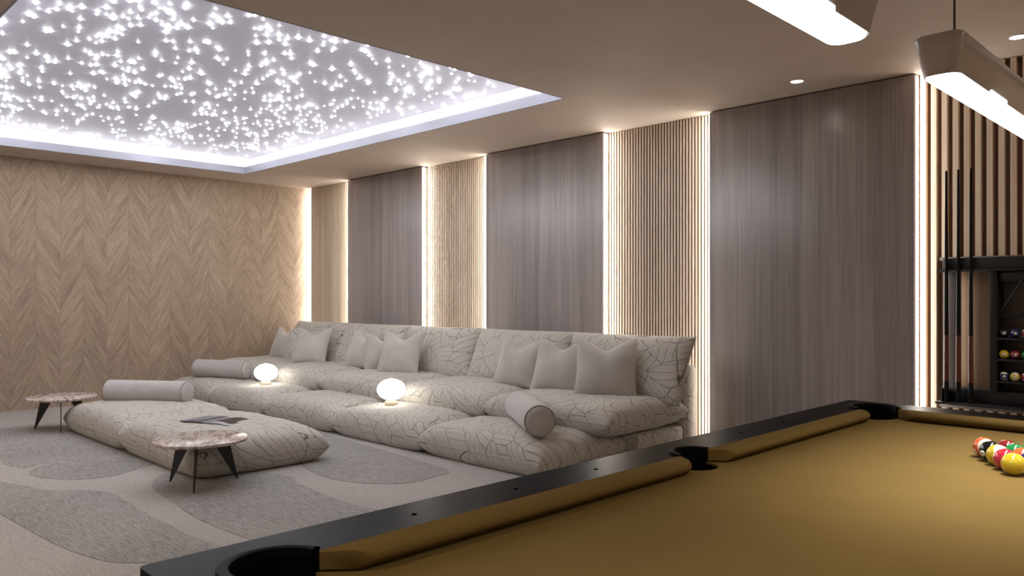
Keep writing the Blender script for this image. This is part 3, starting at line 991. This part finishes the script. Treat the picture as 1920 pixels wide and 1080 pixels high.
# ------------------------------------------------------------------ pendants
def pendant(y0, y1, zb, xc, label, tab_y, watts):
    L = (y1 - y0) / 2
    o = thing('linear_pendant', label, 'pendant lamp', (xc, (y0 + y1) / 2, zb), group='linear pendants over the pool table')
    def rr(wx, ly, rad, z, n=7):
        p = []
        for sx, sy, a0 in ((1, -1, -PI / 2), (1, 1, 0), (-1, 1, PI / 2), (-1, -1, PI)):
            p += [(x, y, z) for x, y in arc(sx * (wx - rad), sy * (ly - rad), rad, a0, a0 + PI / 2, n)]
        return p
    w = .0345; tp = .0475; H = .078
    rings = [rr(w - .003, L - .003, .022, .001), rr(w, L, .024, .0), rr(w, L, .024, .003)]
    rings += [rr(w + (tp - w) * q, L + .016 * q, .024 - .004 * q, .003 + (H - .003) * q) for q in (.3, .6, .92)]
    rings += [rr(tp - .004, L + .014, .018, H - .001), rr(tp - .010, L + .008, .014, H + .002)]
    obj('housing', MB().loft(rings), 'housing', o, smooth=True, angle=50)
    obj('diffuser', MB().loft([rr(w - .004, L - .004, .022, .004), rr(w - .004, L - .004, .022, -.003), rr(w - .007, L - .007, .02, -.005)]), 'diffuser', o, smooth=True, angle=50)
    ty = tab_y - (y0 + y1) / 2
    obj('joint_clip', MB().box(w - .006, w + .003, ty - .065, ty + .065, -.004, .006), 'diffuser', o, bevel=.001)
    for s in (-1, 1):
        cy = s * (L - .10)
        obj('cable', MB().tube((0, cy, H), (0, cy, CH - zb - .02), .0022, seg=8), 'cable', o)
        obj('canopy', MB().lathe([(.03, CH - zb - .022), (.03, CH - zb - .001)], 24, c=(0, cy, 0)), 'housing', o, smooth=True)
    ld = bpy.data.lights.new('pendant_light', 'AREA')
    ld.shape = 'RECTANGLE'; ld.size = .05; ld.size_y = 2 * L - .05; ld.energy = watts; ld.color = (1, .96, .9); ld.spread = R(78)
    lo = bpy.data.objects.new('tube_light', ld); link(lo, o); lo.location = (0, 0, -.008)
    return o
pendant(1.69, 3.00, 1.68, -.489, 'grey-brown linear pendant lamp over the far half of the pool table', 1.985, PEND_W)
pendant(.02, 1.27, 1.65, -.495, 'grey-brown linear pendant lamp at the top edge, nearest the viewer', 1.05, PEND_W * .15)

# ------------------------------------------------------------------ downlights
def downlight(x, y, label, watts=DOWN_W):
    o = thing('downlight', label, 'downlight', (x, y, CH), group='ceiling downlights')
    obj('trim_ring', MB().lathe([(.050, 0), (.050, -.004), (.043, -.005), (.041, -.001)], 32, cap=False), 'trim_white', o, smooth=True)
    obj('lens', MB().lathe([(.041, .0), (.041, -.0022)], 32), 'downlens', o)
    ld = bpy.data.lights.new('downlight_beam', 'SPOT')
    ld.energy = watts; ld.color = (1, .86, .72); ld.spot_size = R(150); ld.spot_blend = 1.0; ld.shadow_soft_size = .035
    lo = bpy.data.objects.new('beam', ld); link(lo, o); lo.location = (0, 0, -.02)
downlight(-2.468, 5.35, 'round downlight in the ceiling in front of the nearest wood panel')
downlight(-1.125, 5.35, 'round downlight in the ceiling above the cue rack')
for i, (x, y) in enumerate([(0.4, 5.0), (1.6, 2.5), (1.2, -.9), (-1.6, -1.2), (-3.6, -1.2), (-5.8, -1.2), (-8.0, -1.0)]):  # downlights added out of view to brighten the sides facing the camera
    downlight(x, y, ['round downlight over the far right corner of the pool room', 'round downlight beside the pool table on the right', 'round downlight behind the viewer on the right', 'round downlight behind the viewer on the left',
                     'round downlight over the open carpet behind the viewer', 'round downlight over the carpet beyond the left edge', 'round downlight near the chevron wall beyond the left edge'][i], DOWN_FILL)

# ------------------------------------------------------------------ cue rack
YR = 5.775
rk = thing('cue_rack', 'black wall rack holding three cues and small shelves of pool balls', 'cue rack', (-1.3, YR, .5))
def rb(name, x0, x1, y0, y1, z0, z1, mat='rack_black', bev=.003):
    return obj(name, MB().box(x0 + 1.3, x1 + 1.3, y0 - YR, y1 - YR, z0 - .5, z1 - .5), mat, rk, bevel=bev)
rb('back_panel', NX0 + .02, -1.535, YR - .002, YR + .042, NZ0 + .03, NZ1 - .024, 'grey_board', .001)  # shaded stretch of the wood back, shade put into the colour
rb('back_panel', -1.535, -1.37, YR - .004, YR + .042, NZ0 + .03, NZ1 - .024, 'tan_board', .001)  # lit stretch of the same back, painted lighter
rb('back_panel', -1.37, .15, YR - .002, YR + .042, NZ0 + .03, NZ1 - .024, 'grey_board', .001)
rb('top_rail', -1.603, .12, 5.62, 5.772, 1.42, 1.492)
rb('rail_lip', -1.637, .14, 5.60, 5.772, 1.405, 1.419)
rb('cue_shelf', -1.637, .14, 5.57, 5.772, .545, .560)
rb('shelf_back', -1.603, .12, 5.655, 5.772, .561, .645)
rb('end_block', -1.607, -1.598, 5.59, 5.655, .561, .645)
rb('upright', -1.335, -1.292, 5.615, 5.772, .646, 1.404)
rb('upright', -.655, -.612, 5.615, 5.772, .646, 1.404)
rb('header', -1.291, -.656, 5.64, 5.772, 1.335, 1.404)
for z in (.985, .853, .716):
    rb('ball_shelf', -1.291, -.656, 5.61, 5.772, z - .012, z, bev=.002)
tri = bpy.data.objects.new('triangle_rack', None); link(tri, rk)
A = (-1.291, 1.123); Bp = (-1.145, 1.123); Cc = (-1.218, 1.247); D = (-1.155, 1.36)
lat = MB()
for p, q in ((A, D), (Cc, (-1.10, 1.02)), (A, Bp)):
    lat.tube((p[0] + 1.3, 5.64 - YR, p[1] - .5), (q[0] + 1.3, 5.64 - YR, q[1] - .5), .006, seg=8)
bpy.data.objects.remove(tri)
obj('lattice_frame', lat, 'rack_black', rk, smooth=True)
# cues
for i, (x, lb) in enumerate(((-1.578, 'black pool cue with red-brown grip, leftmost in the wall rack'), (-1.508, 'black pool cue with red-brown grip, middle of three in the wall rack'), (-1.436, 'black pool cue with red-brown grip, nearest the ball shelves'))):
    cu = thing('pool_cue', lb, 'pool cue', (x, 5.602, .562), group='cues in the wall rack')
    obj('butt', MB().tube((0, 0, 0), (0, 0, .13), .0150, .0145, 14), 'cue_black', cu, smooth=True)
    obj('grip', MB().tube((0, 0, .13), (0, 0, .43), .0145, .0130, 14), 'cue_wood', cu, smooth=True)
    obj('shaft', MB().tube((0, 0, .43), (0, 0, 1.485), .0130, .0072, 14), 'cue_black', cu, smooth=True)
    obj('tip', MB().tube((0, 0, 1.485), (0, 0, 1.50), .0072, .0062, 12), 'cue_black', cu, smooth=True)
# balls on the shelves
rows = [(.985, [(8, 'black pool ball first on the top ball shelf of the rack'), (2, 'very dark blue pool ball second on the top ball shelf'), (15, 'maroon-striped ivory pool ball third on the top ball shelf')]),
        (.853, [(1, 'dim yellow pool ball first on the middle ball shelf'), (7, 'dark red pool ball second on the middle ball shelf'), (6, 'dark green pool ball third on the middle ball shelf')]),
        (.716, [(10, 'navy-striped ivory pool ball first on the bottom ball shelf'), (9, 'yellow-striped ivory pool ball second on the bottom ball shelf'), (11, 'red-striped ivory pool ball third on the bottom ball shelf')])]
for z, bs in rows:
    for k, (num, lb) in enumerate(bs):
        ball(num, (-1.262 + k * .0595, 5.648, z + BR + .0005), (0, 0, 14), lb, 'balls on the cue rack shelves')
